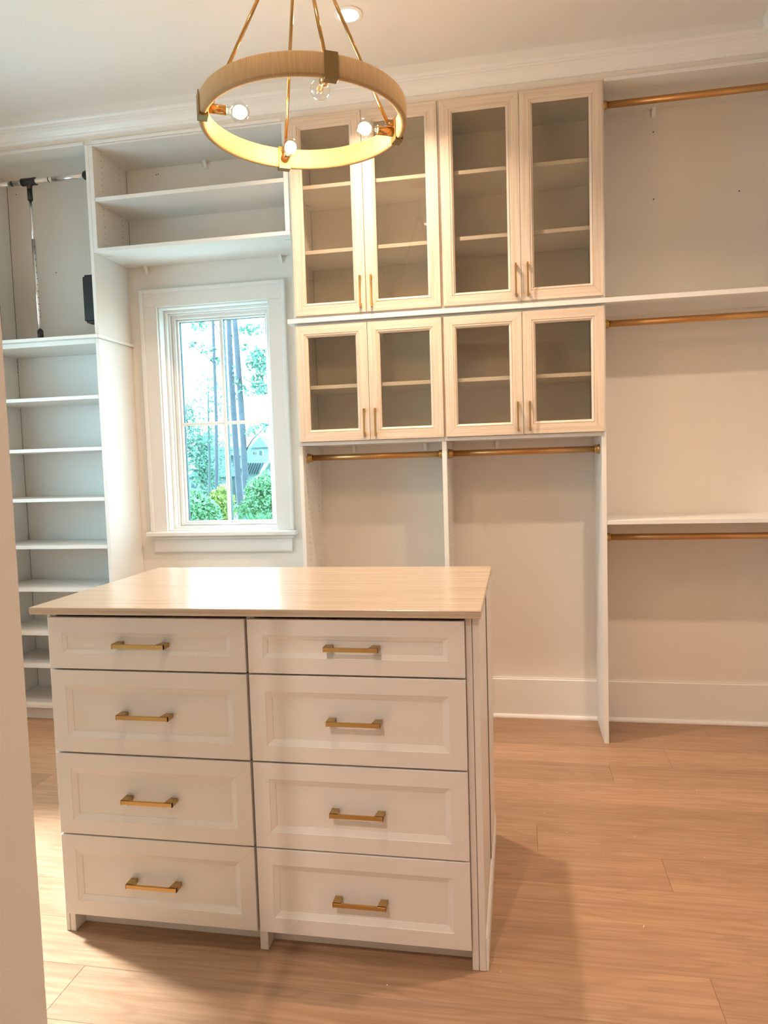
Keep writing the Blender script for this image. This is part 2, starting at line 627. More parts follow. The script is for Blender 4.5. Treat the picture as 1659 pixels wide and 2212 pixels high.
def window(name, T, u0, u1, ncol):
    z0, z1 = WZ0, WZ1
    wroot = empty(name, None, None, T((u0 + u1) / 2, 0, z0), kind='structure')
    bm = bmesh.new()                      # casing: flat board, raised outer band
    cw = 0.100
    fbox(bm, T, u0 - cw, u0, -0.018, 0, z0, z1, 0.001)
    fbox(bm, T, u1, u1 + cw, -0.018, 0, z0, z1, 0.001)
    fbox(bm, T, u0 - cw, u1 + cw, -0.018, 0, z1 + 0.0008, z1 + cw, 0.001)
    for a, b in ((u0 - cw - 0.008, u0 - cw + 0.016), (u1 + cw - 0.016, u1 + cw + 0.008)):
        fbox(bm, T, a, b, -0.030, 0, z0, z1 + cw + 0.008, 0.004)
    fbox(bm, T, u0 - cw + 0.016, u1 + cw - 0.016, -0.030, 0, z1 + cw - 0.016, z1 + cw + 0.008, 0.004)
    obj('casing', bm, M['trim'], wroot)
    bm = bmesh.new()                      # stool with rounded nose and cove under it, then apron
    fbox(bm, T, u0 - 0.128, u1 + 0.128, -0.058, 0.0, z0 - 0.030, z0, 0.006)
    fbox(bm, T, u0 - 0.108, u1 + 0.108, -0.036, 0.0, z0 - 0.048, z0 - 0.030, 0.005)
    obj('stool', bm, M['trim'], wroot)
    bm = bmesh.new()
    fbox(bm, T, u0 - 0.092, u1 + 0.092, -0.019, 0.0, z0 - 0.126, z0 - 0.048, 0.001)
    fbox(bm, T, u0 - 0.092, u1 + 0.092, -0.015, 0.0, z0 - 0.132, z0 - 0.126, 0.001)
    obj('apron', bm, M['trim'], wroot)
    bm = bmesh.new()                      # jamb liner, stepped
    picture_frame(bm, T, u0, u1, z0, z1, 0.008, 0.0, 0.165)
    picture_frame(bm, T, u0 + 0.008, u1 - 0.008, z0 + 0.008, z1 - 0.008, 0.016, 0.060, 0.165)
    picture_frame(bm, T, u0 + 0.024, u1 - 0.024, z0 + 0.014, z1 - 0.024, 0.010, 0.085, 0.165)
    obj('jamb', bm, M['trim'], wroot)
    a0, a1, b0, b1 = u0 + 0.034, u1 - 0.034, z0 + 0.014, z1 - 0.030
    bm = bmesh.new()                      # sash: bevelled frame
    picture_frame(bm, T, a0, a1, b0, b1, 0.026, 0.100, 0.150, bev=0.004)
    picture_frame(bm, T, a0 + 0.026, a1 - 0.026, b0 + 0.0255, b1 - 0.026, 0.013, 0.116, 0.146, bev=0.003)
    sash = obj('sash', bm, M['trim'], wroot)
    g0, g1, h0, h1 = a0 + 0.039, a1 - 0.039, b0 + 0.0235, b1 - 0.039
    zm = 1.770
    n = ncol
    cw2 = (g1 - g0) / n
    for i in range(1, n):
        c = g0 + cw2 * i
        bm = bmesh.new()
        fbox(bm, T, c - 0.0105, c + 0.0105, 0.112, 0.128, h0, h1, 0.003)
        obj('muntin', bm, M['trim'], sash)
        bm = bmesh.new()
        fbox(bm, T, c - 0.011, c + 0.011, 0.1335, 0.158, h0, h1, 0.001)
        tag(obj('exterior_muntin', bm, M['extshaded'], sash), 'outer glazing bar with shade in its colour')
    bm = bmesh.new()
    for i in range(n):
        fbox(bm, T, g0 + cw2 * i + (0.011 if i else 0), g0 + cw2 * (i + 1) - (0.011 if i < n - 1 else 0), 0.113, 0.128, zm - 0.010, zm + 0.010, 0.003)
    obj('muntin', bm, M['trim'], sash)
    bm = bmesh.new()
    picture_frame(bm, T, g0 - 0.010, g1 + 0.010, h0 - 0.010, h1 + 0.010, 0.010, 0.1335, 0.162, bev=0.0)
    tag(obj('exterior_frame', bm, M['extshaded'], sash), 'outer glazing edge with shade in its colour')
    for i in range(n):
        for (za, zb) in ((h0, zm - 0.010), (zm + 0.010, h1)):
            bm = bmesh.new()
            fbox(bm, T, g0 + cw2 * i + (0.0105 if i else -0.002), g0 + cw2 * (i + 1) - (0.0105 if i < n - 1 else -0.002), 0.1285, 0.1325, za, zb)
            obj('pane', bm, M['winglass'], sash)
    # daylight portal in the opening
    ld = bpy.data.lights.new('portal', 'AREA')
    ld.shape = 'RECTANGLE'
    ld.size = u1 - u0
    ld.size_y = z1 - z0
    try:
        ld.cycles.is_portal = True
    except Exception:
        pass
    lo = bpy.data.objects.new('daylight_portal', ld)
    COL.objects.link(lo)
    c = T((u0 + u1) / 2, 0.18, (z0 + z1) / 2)
    inward = (T(0, -1, 0) - T(0, 0, 0)).normalized()
    lo.rotation_euler = inward.to_track_quat('-Z', 'Y').to_euler()
    lo.location = c

window('window_1', lambda u, d, z: Vector((u, B + d, z)), WX0, WX1, 2)
window('window_2', lambda u, d, z: Vector((XL - d, u, z)), LY0, LY1, 4)

# ------------------------------------------------------------------ back wall closets
def clip(x, z, parent, y=B):
    """small white angled shelf cleat under the back edge of a shelf"""
    bm = bmesh.new()
    A = [(-0.009, 0), (0.009, 0)]
    pts = [(0, 0), (0.030, 0), (0.024, -0.012), (0.008, -0.038), (0, -0.042)]
    extrude_into(bm, pts, (x - 0.009, y, z), (x + 0.009, y, z))
    return obj('shelf_cleat', bm, M['whiteplastic'], parent)

def cover_caps(x, z, side, parent, ys=(3.90, 4.07)):
    for y in ys:
        box('cam_cover', min(x, x + side * 0.030), max(x, x + side * 0.030), y - 0.009, y + 0.009, z - 0.0045, z, M['whiteplastic'], parent, 0.0015)

# uprights under and beside the cabinets
def upright(x0, x1, z1, label, pegs_side, pz0, pz1):
    t = empty('upright_panel', label, 'panel', ((x0 + x1) / 2, (F + B) / 2, 0))
    bm = bmesh.new()
    box_into(bm, x0, x1, F, B - 0.0365 if False else B - 0.0005, 0.0, z1, 0.0010, 'z')
    # scribe the foot round the skirting
    if z1 > 3:
        bm.free()
        box('panel', x0, x1, F, B - 0.0005, 0, 2.2495, M['melamine'], t, 0.001, 'z')
        box('panel', x0, x1, F, B - 0.0005, 2.2745, z1, M['melamine'], t, 0.001, 'z')
    else:
        obj('panel', bm, M['melamine'], t)
    pts = []
    z = pz0
    xx = x0 if pegs_side < 0 else x1
    while z < pz1:
        pts.append((xx, F + 0.07, z))
        pts.append((xx, F + 0.285, z))
        z += 0.032
    holes('peg_hole', pts, (pegs_side, 0, 0), t)
    return t
upright(-0.309, -0.287, 1.596, 'white upright panel beside the window, under the leftmost cabinets', 1, 0.45, 1.58)
upright(0.474, 0.498, 1.596, 'white upright panel in the middle, dividing the two hanging bays', 1, 0.45, 1.58)
upright(1.283, 1.306, SOF - 0.0005, 'full-height white upright panel right of the glass cabinets, standing on the floor', 1, 3.0, 3.28)

HB = 0.5  # handles
def pull_into(bm, p0, p1, out, w=0.0105, t=0.011, proj=0.030):
    """bar pull from p0 to p1 (outer ends, on the face), standing off along out"""
    p0, p1, out = Vector(p0), Vector(p1), Vector(out)
    d = (p1 - p0).normalized()
    s = d.cross(out).normalized()
    def slab(a, b, o0, o1, half, chamf=0.0):
        t_ = bmesh.new()
        bmesh.ops.create_cube(t_, size=1.0)
        for v in t_.verts:
            k = a + (b - a) * (v.co.x + 0.5)
            oo = o0 + (o1 - o0) * (v.co.z + 0.5)
            v.co = p0 + d * k + out * oo + s * (v.co.y * 2 * half)
        bmesh.ops.bevel(t_, geom=t_.edges[:], offset=0.0012, segments=2, affect='EDGES')
        merge(bm, t_)
    L = (p1 - p0).length
    slab(0, L, proj - t * 0.55, proj, w * 0.55)
    # feet: wedge-shaped blocks, inner side sloped
    for e, sg in ((0, 1), (L, -1)):
        t_ = bmesh.new()
        bmesh.ops.create_cube(t_, size=1.0)
        for v in t_.verts:
            f0 = (v.co.z + 0.5)          # 0 at the face, 1 at the bar
            inner = (v.co.x > 0)
            k = (0.020 + 0.006 * f0) if inner else 0.0
            v.co = p0 + d * (e + sg * k) + out * (f0 * (proj - 0.001)) + s * (v.co.y * w * 1.1)
        bmesh.ops.bevel(t_, geom=t_.edges[:], offset=0.0012, segments=1, affect='EDGES')
        merge(bm, t_)

# glass cabinets
DOOR_PROF = [(0.0, 0.0015), (0.0015, 0.0), (0.0455, 0.0), (0.0470, 0.0028), (0.0500, 0.0032), (0.0515, 0.0012), (0.0545, 0.0012), (0.0640, 0.0095)]
def cabinet(label, cx0, cx1, dz0, dz1, z0, z1, doors, shelves, hz0, hz1, lab_l, lab_r, group):
    y0 = D + 0.0225
    t = empty('glass_cabinet', label, 'cabinet', ((cx0 + cx1) / 2, (F + B) / 2, z0), group)
    mm = M['melamine']
    th = 0.0175
    box('side_panel', cx0, cx0 + th, F, B - 0.001, z0, z1, mm, t, 0.0008, 'z')
    box('side_panel', cx1 - th, cx1, F, B - 0.001, z0, z1, mm, t, 0.0008, 'z')
    xa, xb = cx0 + th, cx1 - th
    box('bottom_panel', xa, xb, F, B - 0.008, z0, z0 + 0.018, mm, t, 0.0008)
    box('top_panel', xa, xb, F, B - 0.008, z1 - 0.018, z1, mm, t, 0.0008)
    box('back_panel', xa, xb, B - 0.0075, B - 0.001, z0, z1, mm, t)
    bm = bmesh.new()
    for x in (xa + 0.0006, xb - 0.0006):
        box_into(bm, x - 0.0006, x + 0.0006, B - 0.0087, B - 0.0077, z0 + 0.019, z1 - 0.019)
    tag(obj('joint', bm, M['gap'], t), kind='stuff')
    for s in shelves:
        sh = box('shelf', xa + 0.001, xb - 0.001, F + 0.022, B - 0.009, s - 0.020, s, mm, t, 0.001)
        cover_caps(xa + 0.001, s - 0.020, 1, sh)
    pts = []
    z = z0 + 0.05
    while z < z1 - 0.03:
        pts += [(xa, F + 0.07, z), (xa, F + 0.285, z)]
        z += 0.032
    holes('peg_hole', pts, (1, 0, 0), t)
    clip((xa + xb) / 2 + 0.02, z1 - 0.018, t, B - 0.0075)
    for k, (dx0, dx1) in enumerate(doors):
        bm = frame_bm(dx0, dx1, dz0, dz1, DOOR_PROF, D, 0.0215)
        d = obj('door', bm, M['grain'], t)
        box('pane', dx0 + 0.0645, dx1 - 0.0645, D + 0.0120, D + 0.0155, dz0 + 0.0645, dz1 - 0.0645, M['glass'], d) if False else \
        box('pane', dx0 + 0.0638, dx1 - 0.0638, D + 0.0120, D + 0.0155, dz0 + 0.0638, dz1 - 0.0638, M['glass'], d)
        hx = dx1 - 0.026 if k == 0 else dx0 + 0.031
        bm = bmesh.new()
        pull_into(bm, (hx, D, hz0), (hx, D, hz1), (0, -1, 0), w=0.0085, t=0.009, proj=0.028)
        tag(obj('handle', bm, M['brass'], d), 'brass bar pull')
    return t
UA = [(-0.295, 0.0945), (0.0970, 0.4885)]
UB = [(0.5023, 0.8970), (0.9000, 1.2880)]
UBl = [(0.5000, 0.8960), (0.8990, 1.2990)]
UBu = [(0.5023, 0.8970), (0.8990, 1.2988)]
g = 'glass-door cabinets on the back wall'
cabinet('tall upper glass cabinet beside the window shelves, partly behind the ring chandelier', -0.309, 0.4855, 2.288, 3.314, 2.275, SOF - 0.001, UA, (2.978, 2.638), 2.309, 2.473, 0, 0, g)
cabinet('tall upper glass cabinet on the right, next to the open hanging bay', 0.4865, 1.2825, 2.288, 3.312, 2.275, SOF - 0.001, UBu, (2.974, 2.643), 2.310, 2.473, 0, 0, g)
cabinet('short lower glass cabinet on the left, beside the window under the ledge', -0.309, 0.4855, 1.617, 2.2365, 1.597, 2.249, UA, (1.921,), 1.634, 1.783, 0, 0, g)
cabinet('short lower glass cabinet on the right, under the ledge beside the middle clothes rod', 0.4865, 1.2825, 1.617, 2.2365, 1.597, 2.249, UBl, (1.921,), 1.634, 1.783, 0, 0, g)

# ledge shelves
t = empty('ledge_shelf', 'long white ledge running under the tall glass cabinets to the right edge', 'shelf', (0.9, (F + B) / 2, 2.250))
bm = bmesh.new()
box_into(bm, -0.337, 2.44, 3.773, F, 2.2500, 2.2740, 0.0012)
box_into(bm, -0.337, -0.3095, F, B - 0.001, 2.2500, 2.2740, 0.0012)
box_into(bm, -0.3095, 1.2825, F, B - 0.001, 2.2502, 2.2738)
box_into(bm, 1.3065, 2.44, F, B - 0.001, 2.2500, 2.2740)
obj('board', bm, M['melamine'], t)

t = empty('hanging_bay_shelf', 'white shelf in the right bay, above the lowest clothes rod', 'shelf', (1.87, (F + B) / 2, 1.143))
box('board', 1.3065, 2.44, F, B - 0.001, 1.1435, 1.1655, M['melamine'], t, 0.0012)
clip(1.60, 3.3145, t) if False else None

# rods
def rod(label, x0, x1, z, xl_vis=True, group='bronze clothes rods'):
    y = 3.885 + 0.035
    y = 3.900
    t = empty('clothes_rod', label, 'rod', ((x0 + x1) / 2, y, z), group)
    bm = bmesh.new()
    tube_into(bm, (x0 + 0.004, y, z), (x1 - 0.004, y, z), 0.0165, 28)
    obj('tube', bm, M['rodbrass'], t)
    for x, s in ((x0, 1), (x1, -1)):
        bm = bmesh.new()
        lathe_into(bm, [(0.0, 0.0), (0.026, 0.0), (0.026, 0.004), (0.0235, 0.006), (0.0215, 0.020), (0.0225, 0.0215), (0.0225, 0.0245), (0.0195, 0.026), (0.0, 0.026)], (x + s * 0.0006, y, z), (s, 0, 0), 24)
        obj('end_flange', bm, M['brass'], t)
rod('bronze clothes rod under the left pair of small glass doors', -0.287, 0.474, 1.531)
rod('bronze clothes rod under the right pair of small glass doors', 0.498, 1.283, 1.531)
rod('lowest bronze clothes rod in the right bay, under the lower shelf', 1.306, 2.449, 1.070)
rod('middle bronze clothes rod in the right bay, just under the long ledge', 1.306, 2.449, 2.1665)
rod('highest bronze clothes rod in the right bay, just under the ceiling soffit', 1.306, 2.449, 3.2465)
o = clip(0, 0, None) if False else None
def lone_clip(label, x, z):
    o = clip(x, z, None)
    tag(o, label, 'bracket')
    return o
lone_clip('small white cleat under the soffit above the top right clothes rod', 1.602, SOF)
lone_clip('small white cleat under the cabinets, leftmost of three above the bronze rods', -0.079, 1.5965)
lone_clip('small white cleat under the cabinets, middle of three above the bronze rods', 0.341, 1.5965)
lone_clip('small white cleat under the cabinets, above the right of the two short bronze rods', 0.752, 1.5965)
hb = bmesh.new()
for p in ((1.602, B, 2.853), (2.029, B, 2.8545), (1.602, B, 3.20)):
    tube_into(hb, (p[0], p[1] - 0.0008, p[2]), (p[0], p[1] + 0.001, p[2]), 0.004, 8)
tag(obj('screw_hole', hb, M['hole'], None, loc=(1.6, B, 2.85)), 'tiny dark screw holes in the wall of the top right bay', 'screw hole', kind='stuff')

# open shelves over the window
t = empty('open_shelf_unit', 'open white shelf box above the window, with one middle shelf', 'shelf', (-0.9, (F + B) / 2, 2.725))
mm = M['melamine']
box('side_panel', -1.4665, -1.4415, F, B - 0.001, 2.7475, SOF - 0.001, mm, t, 0.001, 'z')
box('side_panel', -0.3375, -0.3100, F, B - 0.001, 2.7475, SOF - 0.001, mm, t, 0.001, 'z')
box('bottom_panel', -1.4665, -0.3100, F, B - 0.001, 2.7255, 2.7470, mm, t, 0.001)
box('top_panel', -1.441, -0.338, F + 0.002, B - 0.001, 3.303, SOF - 0.001, mm, t, 0.001)
sh = box('shelf', -1.4405, -0.3385, F + 0.001, B - 0.009, 3.0020, 3.0245, mm, t, 0.001)
box('back_panel', -1.4410, -0.3380, B - 0.0075, B - 0.001, 2.7475, 3.3025, mm, t)
bm = bmesh.new()
box_into(bm, -1.4410, -1.4398, B - 0.0087, B - 0.0077, 2.7475, 3.3025)
box_into(bm, -0.3392, -0.3380, B - 0.0087, B - 0.0077, 2.7475, 3.3025)
tag(obj('joint', bm, M['gap'], t), kind='stuff')
for z in (3.303, 3.002):
    cover_caps(-1.4405, z, 1, t, (3.895, 4.08))
    cover_caps(-0.3385, z, -1, t, (3.895, 4.08))
cover_caps(-1.4405, 2.7255, 1, t, (3.895, 4.08))
cover_caps(-0.3385, 2.7255, -1, t, (3.895, 4.08))
clip(-0.924, 3.303, t, B - 0.0075)
clip(-1.338, 2.7255, t, B)
clip(-0.4845, 2.7255, t, B)
pts = []
for z0, n in ((3.288, 8), (2.988, 7)):
    for i in range(n):
        z = z0 - 0.0335 * i
        pts += [(-1.4415, 3.888, z), (-1.4415, 4.084, z)]
holes('peg_hole', pts, (1, 0, 0), t)
holes('screw_hole', [(-1.245, B - 0.0075, 3.262), (-1.232, B - 0.0075, 3.264)], (0, -1, 0), t, 0.0035)

# shoe tower at the left
TX0, TX1 = -2.262, -1.4885
t = empty('shelf_tower', 'tall narrow white shoe-shelf tower left of the window', 'shelving', (-1.87, (F + B) / 2, 0))
box('side_panel', TX1, TX1 + 0.0205, F, B - 0.001, 0, 2.249, mm, t, 0.001, 'z')
box('side_panel', TX0 - 0.022, TX0, F, B - 0.001, 0, 2.249, mm, t, 0.001, 'z')
box('top_panel', TX0 + 0.0005, TX1 - 0.0005, F, B - 0.008, 2.222, 2.249, mm, t, 0.001)
box('back_panel', TX0 + 0.0005, TX1 - 0.0005, B - 0.0075, B - 0.001, 0.08, 2.2215, mm, t)
box('toe_kick', TX0 + 0.0005, TX1 - 0.0005, F + 0.045, F + 0.063, 0, 0.080, mm, t)
for z in (1.9305, 1.635, 1.343, 1.0644, 0.809, 0.5447, 0.3464, 0.1012):
    box('shelf', TX0 + 0.001, TX1 - 0.001, F + 0.001, B - 0.009, z - 0.021, z, mm, t, 0.001)
bm = bmesh.new()
box_into(bm, TX0 + 0.0005, TX0 + 0.0020, B - 0.0090, B - 0.0077, 0.1015, 2.2215)
box_into(bm, TX1 - 0.0020, TX1 - 0.0005, B - 0.0090, B - 0.0077, 0.1015, 2.2215)
tag(obj('joint', bm, M['gap'], t), kind='stuff')
pts = [(TX0, 4.155, 2.200), (TX0, 4.155, 2.168), (TX0, 4.155, 2.136)]
z = 0.14
while z < 2.05:
    pts.append((TX0, 3.885, z))
    z += 0.032
holes('peg_hole', pts, (1, 0, 0), t)
t = empty('ledge_shelf', 'short white ledge capping the shoe-shelf tower left of the window', 'shelf', (-1.87, (F + B) / 2, 2.2495))
box('board', -2.30, -1.4535, 3.773, B - 0.001, 2.2495, 2.2680, mm, t, 0.0015)
# upper left bay
t = empty('upper_side_panel', 'white upper side panel right of the black pull-down rod, standing on the ledge', 'panel', (-1.477, (F + B) / 2, 2.268))
box('panel', -1.4880, -1.4670, F, B - 0.001, 2.2685, SOF - 0.001, mm, t, 0.001, 'z')
t = empty('upper_side_panel', 'white upper side panel at the far left, beyond the chrome pull-down rod', 'panel', (-2.273, (F + B) / 2, 2.268))
box('panel', -2.284, -2.262, F, B - 0.001, 2.2685, SOF - 0.001, mm, t, 0.001, 'z')
bm = bmesh.new()
box_into(bm, -2.262, -2.2600, B - 0.0015, B - 0.0002, 2.2685, SOF - 0.001)
tag(obj('joint', bm, M['gap'], t), kind='stuff')

# pull-down wardrobe rod
LY = 3.865
LZ = 1.4992 + (3.1918 - 1.4992) * (LY / 3.9)
t = empty('pull_down_rod', 'chrome pull-down wardrobe rod with hanging pole and black fittings', 'rod', (-1.87, LY, LZ))
bm = bmesh.new()
tube_into(bm, (-2.235, LY, LZ), (-2.00, LY, LZ), 0.0135, 24)
tube_into(bm, (-2.02, LY, LZ), (-1.74, LY, LZ), 0.0145, 24)
tube_into(bm, (-1.76, LY, LZ), (-1.516, LY, LZ), 0.0135, 24)
obj('tube', bm, M['chrome'], t)
for x in (-2.000, -1.760):
    bm = bmesh.new()
    tube_into(bm, (x - 0.003, LY, LZ), (x + 0.003, LY, LZ), 0.0153, 24)
    obj('collar', bm, M['black'], t)
for x, s in ((-1.489, -1), (-2.261, 1)):
    bm = bmesh.new()
    lathe_into(bm, [(0.0, 0), (0.036, 0), (0.034, 0.008), (0.027, 0.016), (0.024, 0.044), (0.020, 0.050), (0, 0.050)], (x, LY, LZ), (s, 0, 0), 24)
    obj('end_socket', bm, M['black'], t)
PX = -1.890
PB = Vector((-1.8745 + 0.012, LY - 0.02, 2.2685))
PT = Vector((PX, LY, LZ))
pd = (PB - PT).normalized()
bm = bmesh.new()
tube_into(bm, (PX - 0.045, LY, LZ), (PX + 0.045, LY, LZ), 0.0215, 24)
tube_into(bm, PT, PT + pd * 0.045, 0.020, 20, 0.013)
tube_into(bm, PT + pd * 0.045, PT + pd * 0.105, 0.0145, 20)
obj('tee_joint', bm, M['black'], t)
bm = bmesh.new()
L = (PB - PT).length
tube_into(bm, PT + pd * 0.10, PT + pd * 0.36, 0.0085, 20)
tube_into(bm, PT + pd * 0.33, PT + pd * (L - 0.04), 0.0115, 20)
obj('pole', bm, M['chrome'], t)
bm = bmesh.new()
for i in range(12):
    c = PT + pd * (0.37 + i * 0.037) + Vector((0.0095, -0.0065, 0))
    tube_into(bm, c, c + Vector((0.0012, -0.0009, 0)), 0.0025, 8)
tag(obj('adjusting_hole', bm, M['hole'], t), kind='stuff')
bm = bmesh.new()
tube_into(bm, PT + pd * (L - 0.055), PT + pd * (L - 0.0015), 0.0165, 20)
obj('end_cap', bm, M['black'], t)
def lift_arm(xs, s):
    zc_ = 2.485
    bm = bmesh.new()
    tt = bmesh.new()
    bmesh.ops.create_cube(tt, size=1.0)
    for v in tt.verts:
        v.co = Vector((xs + s * 0.046 + v.co.x * 0.090, LY + 0.02 + v.co.y * 0.085, zc_ + v.co.z * 0.27))
    bmesh.ops.bevel(tt, geom=tt.edges[:], offset=0.012, segments=3, affect='EDGES')
    merge(bm, tt)
    tube_into(bm, (xs + s * 0.05, LY + 0.02, zc_ + 0.06), (xs + s * 0.096, LY + 0.02, zc_ + 0.06), 0.024, 20)
    obj('spring_housing', bm, M['black'], t)
    bm = bmesh.new()
    tube_into(bm, (xs + s * 0.016, LY + 0.02, zc_ + 0.12), (xs + s * 0.016, LY, LZ - 0.02), 0.0075, 16)
    obj('lift_arm', bm, M['chrome'], t)
lift_arm(-1.4885, -1)
lift_arm(-2.2615, 1)
holes('screw_hole', [(-1.955, B, 2.74), (-1.560, B, 2.78), (-2.20, B, 3.24)], (0, -1, 0), t, 0.0035)

# ------------------------------------------------------------------ island
IY = 2.0060           # drawer faces
GY = 2.0270           # gable fronts
IB = 2.803
t = empty('closet_island', 'white closet island with eight brass-handled drawers in the foreground', 'island', (0.055, 2.41, 0))
mi = M['island']
box('end_panel', -0.6140, -0.6005, GY, IB, 0, 1.0535, mi, t, 0.0012, 'z')
box('gable', -0.5990, -0.5800, GY, IB, 0, 1.0535, mi, t, 0.0012, 'z')
box('gable', 0.0530, 0.0790, GY, IB, 0, 1.0535, mi, t, 0.0012, 'z')
box('gable', 0.7085, 0.7275, GY, IB, 0, 1.0535, mi, t, 0.0012, 'z')
ep = box('end_panel', 0.7290, 0.7480, GY, IB, 0, 1.0535, mi, t, 0.0012, 'z')
# applied frame and base moulding on the right end
bm = bmesh.new()
box_into(bm, 0.7482, 0.7520, 2.44, IB, 0.11, 1.0530, 0.0008, 'z')
obj('applied_stile', bm, mi, t)
bm = bmesh.new()
box_into(bm, 0.7482, 0.7500, 2.4370, 2.4398, 0.11, 1.0530)
tag(obj('joint', bm, M['gap'], t), kind='stuff')
bm = bmesh.new()
extrude_into(bm, [(0, 0), (0.0070, 0), (0.0070, 0.070), (0.0045, 0.074), (0.0060, 0.080), (0.0030, 0.089), (0.0036, 0.096), (0, 0.100)], (0.7482, GY + 0.004, 0), (0.7482, IB + 0.012, 0))
obj('base_moulding', bm, M['trim'], t)
box('back_panel', -0.6140, 0.7480, IB + 0.0005, IB + 0.018, 0, 1.0535, mi, t, 0.001)
box('toe_kick', -0.5795, 0.0525, GY + 0.055, GY + 0.073, 0, 0.0795, mi, t)
box('toe_kick', 0.0795, 0.7080, GY + 0.055, GY + 0.073, 0, 0.0795, mi, t)
box('bottom_panel', -0.5795, 0.0525, GY, IB, 0.080, 0.099, mi, t)
box('bottom_panel', 0.0795, 0.7080, GY, IB, 0.080, 0.099, mi, t)
tp = box('countertop', -0.6507, 0.7558, 1.9930, 2.8330, 1.0545, 1.0770, M['top'], t, 0.0015, 'x')
cols = ((-0.5985, 0.0545), (0.0625, 0.7080))
rows = ((0.8810, 1.0440), (0.6115, 0.8755), (0.3430, 0.6060), (0.0725, 0.3385))
hb_x = ((-0.363, -0.193), (0.3035, 0.4635))
hz = ((0.964, 0.966), (0.7415, 0.7455), (0.4725, 0.470), (0.2015, 0.198))
for ci, (x0, x1) in enumerate(cols):
    for ri, (z0, z1) in enumerate(rows):
        small = ri == 0
        if small:
            prof = [(0.0, 0.0015), (0.0015, 0), (0.0475, 0.0), (0.0485, 0.0012), (0.0610, 0.0050), (0.0615, 0.0072)]
            pan = (0.0615, 0.0072)
        else:
            prof = [(0.0, 0.0015), (0.0015, 0), (0.0490, 0.0), (0.0500, 0.0015), (0.0665, 0.0075), (0.0670, 0.0095)]
            pan = (0.0670, 0.0095)
        bm = frame_bm(x0, x1, z0, z1, prof, IY, 0.0195, gap=0.00012, panel=pan)
        dr = obj('drawer', bm, mi, t)
        # the drawer box behind the front
        bm = bmesh.new()
        xa, xb = (max(x0, -0.578), min(x1, 0.051)) if ci == 0 else (max(x0, 0.081), min(x1, 0.706))
        box_into(bm, xa + 0.01, xb - 0.01, IY + 0.0200, IY + 0.55, max(z0 + 0.02, 0.105), z1 - 0.03)
        obj('drawer_box', bm, M['melamine'], dr)
        # handle
        zc_ = hz[ri][ci]
        hx0, hx1 = hb_x[ci]
        off = 0.0
        bm = bmesh.new()
        zz = zc_ - 0.002
        pull_into(bm, (hx0, IY + pan[1], zz), (hx1, IY + pan[1], zz), (0, -1, 0), w=0.0115, t=0.012, proj=0.040)
        tag(obj('handle', bm, M['brass'], dr), 'brass bar pull')

# ------------------------------------------------------------------ chandelier
CXc, CYc, ZB, RO, RI, HH = 0.2025, 2.340, 2.583, 0.3325, 0.3110, 0.066
APEX = Vector((CXc, CYc, 3.222))
t = empty('ring_chandelier', 'round linen-wrapped ring chandelier hanging on brass rods over the island', 'chandelier', (CXc, CYc, CEIL))
N = 128
bm = bmesh.new()
uvl = bm.loops.layers.uv.verify()
prof = [(RO, 0.006), (RO, HH - 0.006), (RO - 0.003, HH - 0.001), (RO - 0.006, HH), (RI + 0.004, HH), (RI, HH - 0.004), (RI, 0.005), (RI + 0.005, 0.0), (RO - 0.006, 0.0), (RO - 0.002, 0.002)]
rings = []
for i in range(N):
    a = 2 * math.pi * i / N
    rings.append([bm.verts.new((CXc + r * math.cos(a), CYc + r * math.sin(a), ZB + h)) for r, h in prof])
for i in range(N):
    A, Bq = rings[i], rings[(i + 1) % N]
    for k in range(len(prof)):
        k2 = (k + 1) % len(prof)
        f = bm.faces.new((A[k], A[k2], Bq[k2], Bq[k]))
        f.smooth = True
        for l, (ii, kk) in zip(f.loops, ((i, k), (i, k2), (i + 1, k2), (i + 1, k))):
            l[uvl].uv = (2 * math.pi * RO * ii / N, prof[kk][1] + (0.2 if prof[kk][0] < 0.32 else 0.0))
obj('linen_ring', bm, M['linen'], t, smooth=False)
ANG = [-60.0, 30.0, 120.0, -150.0]
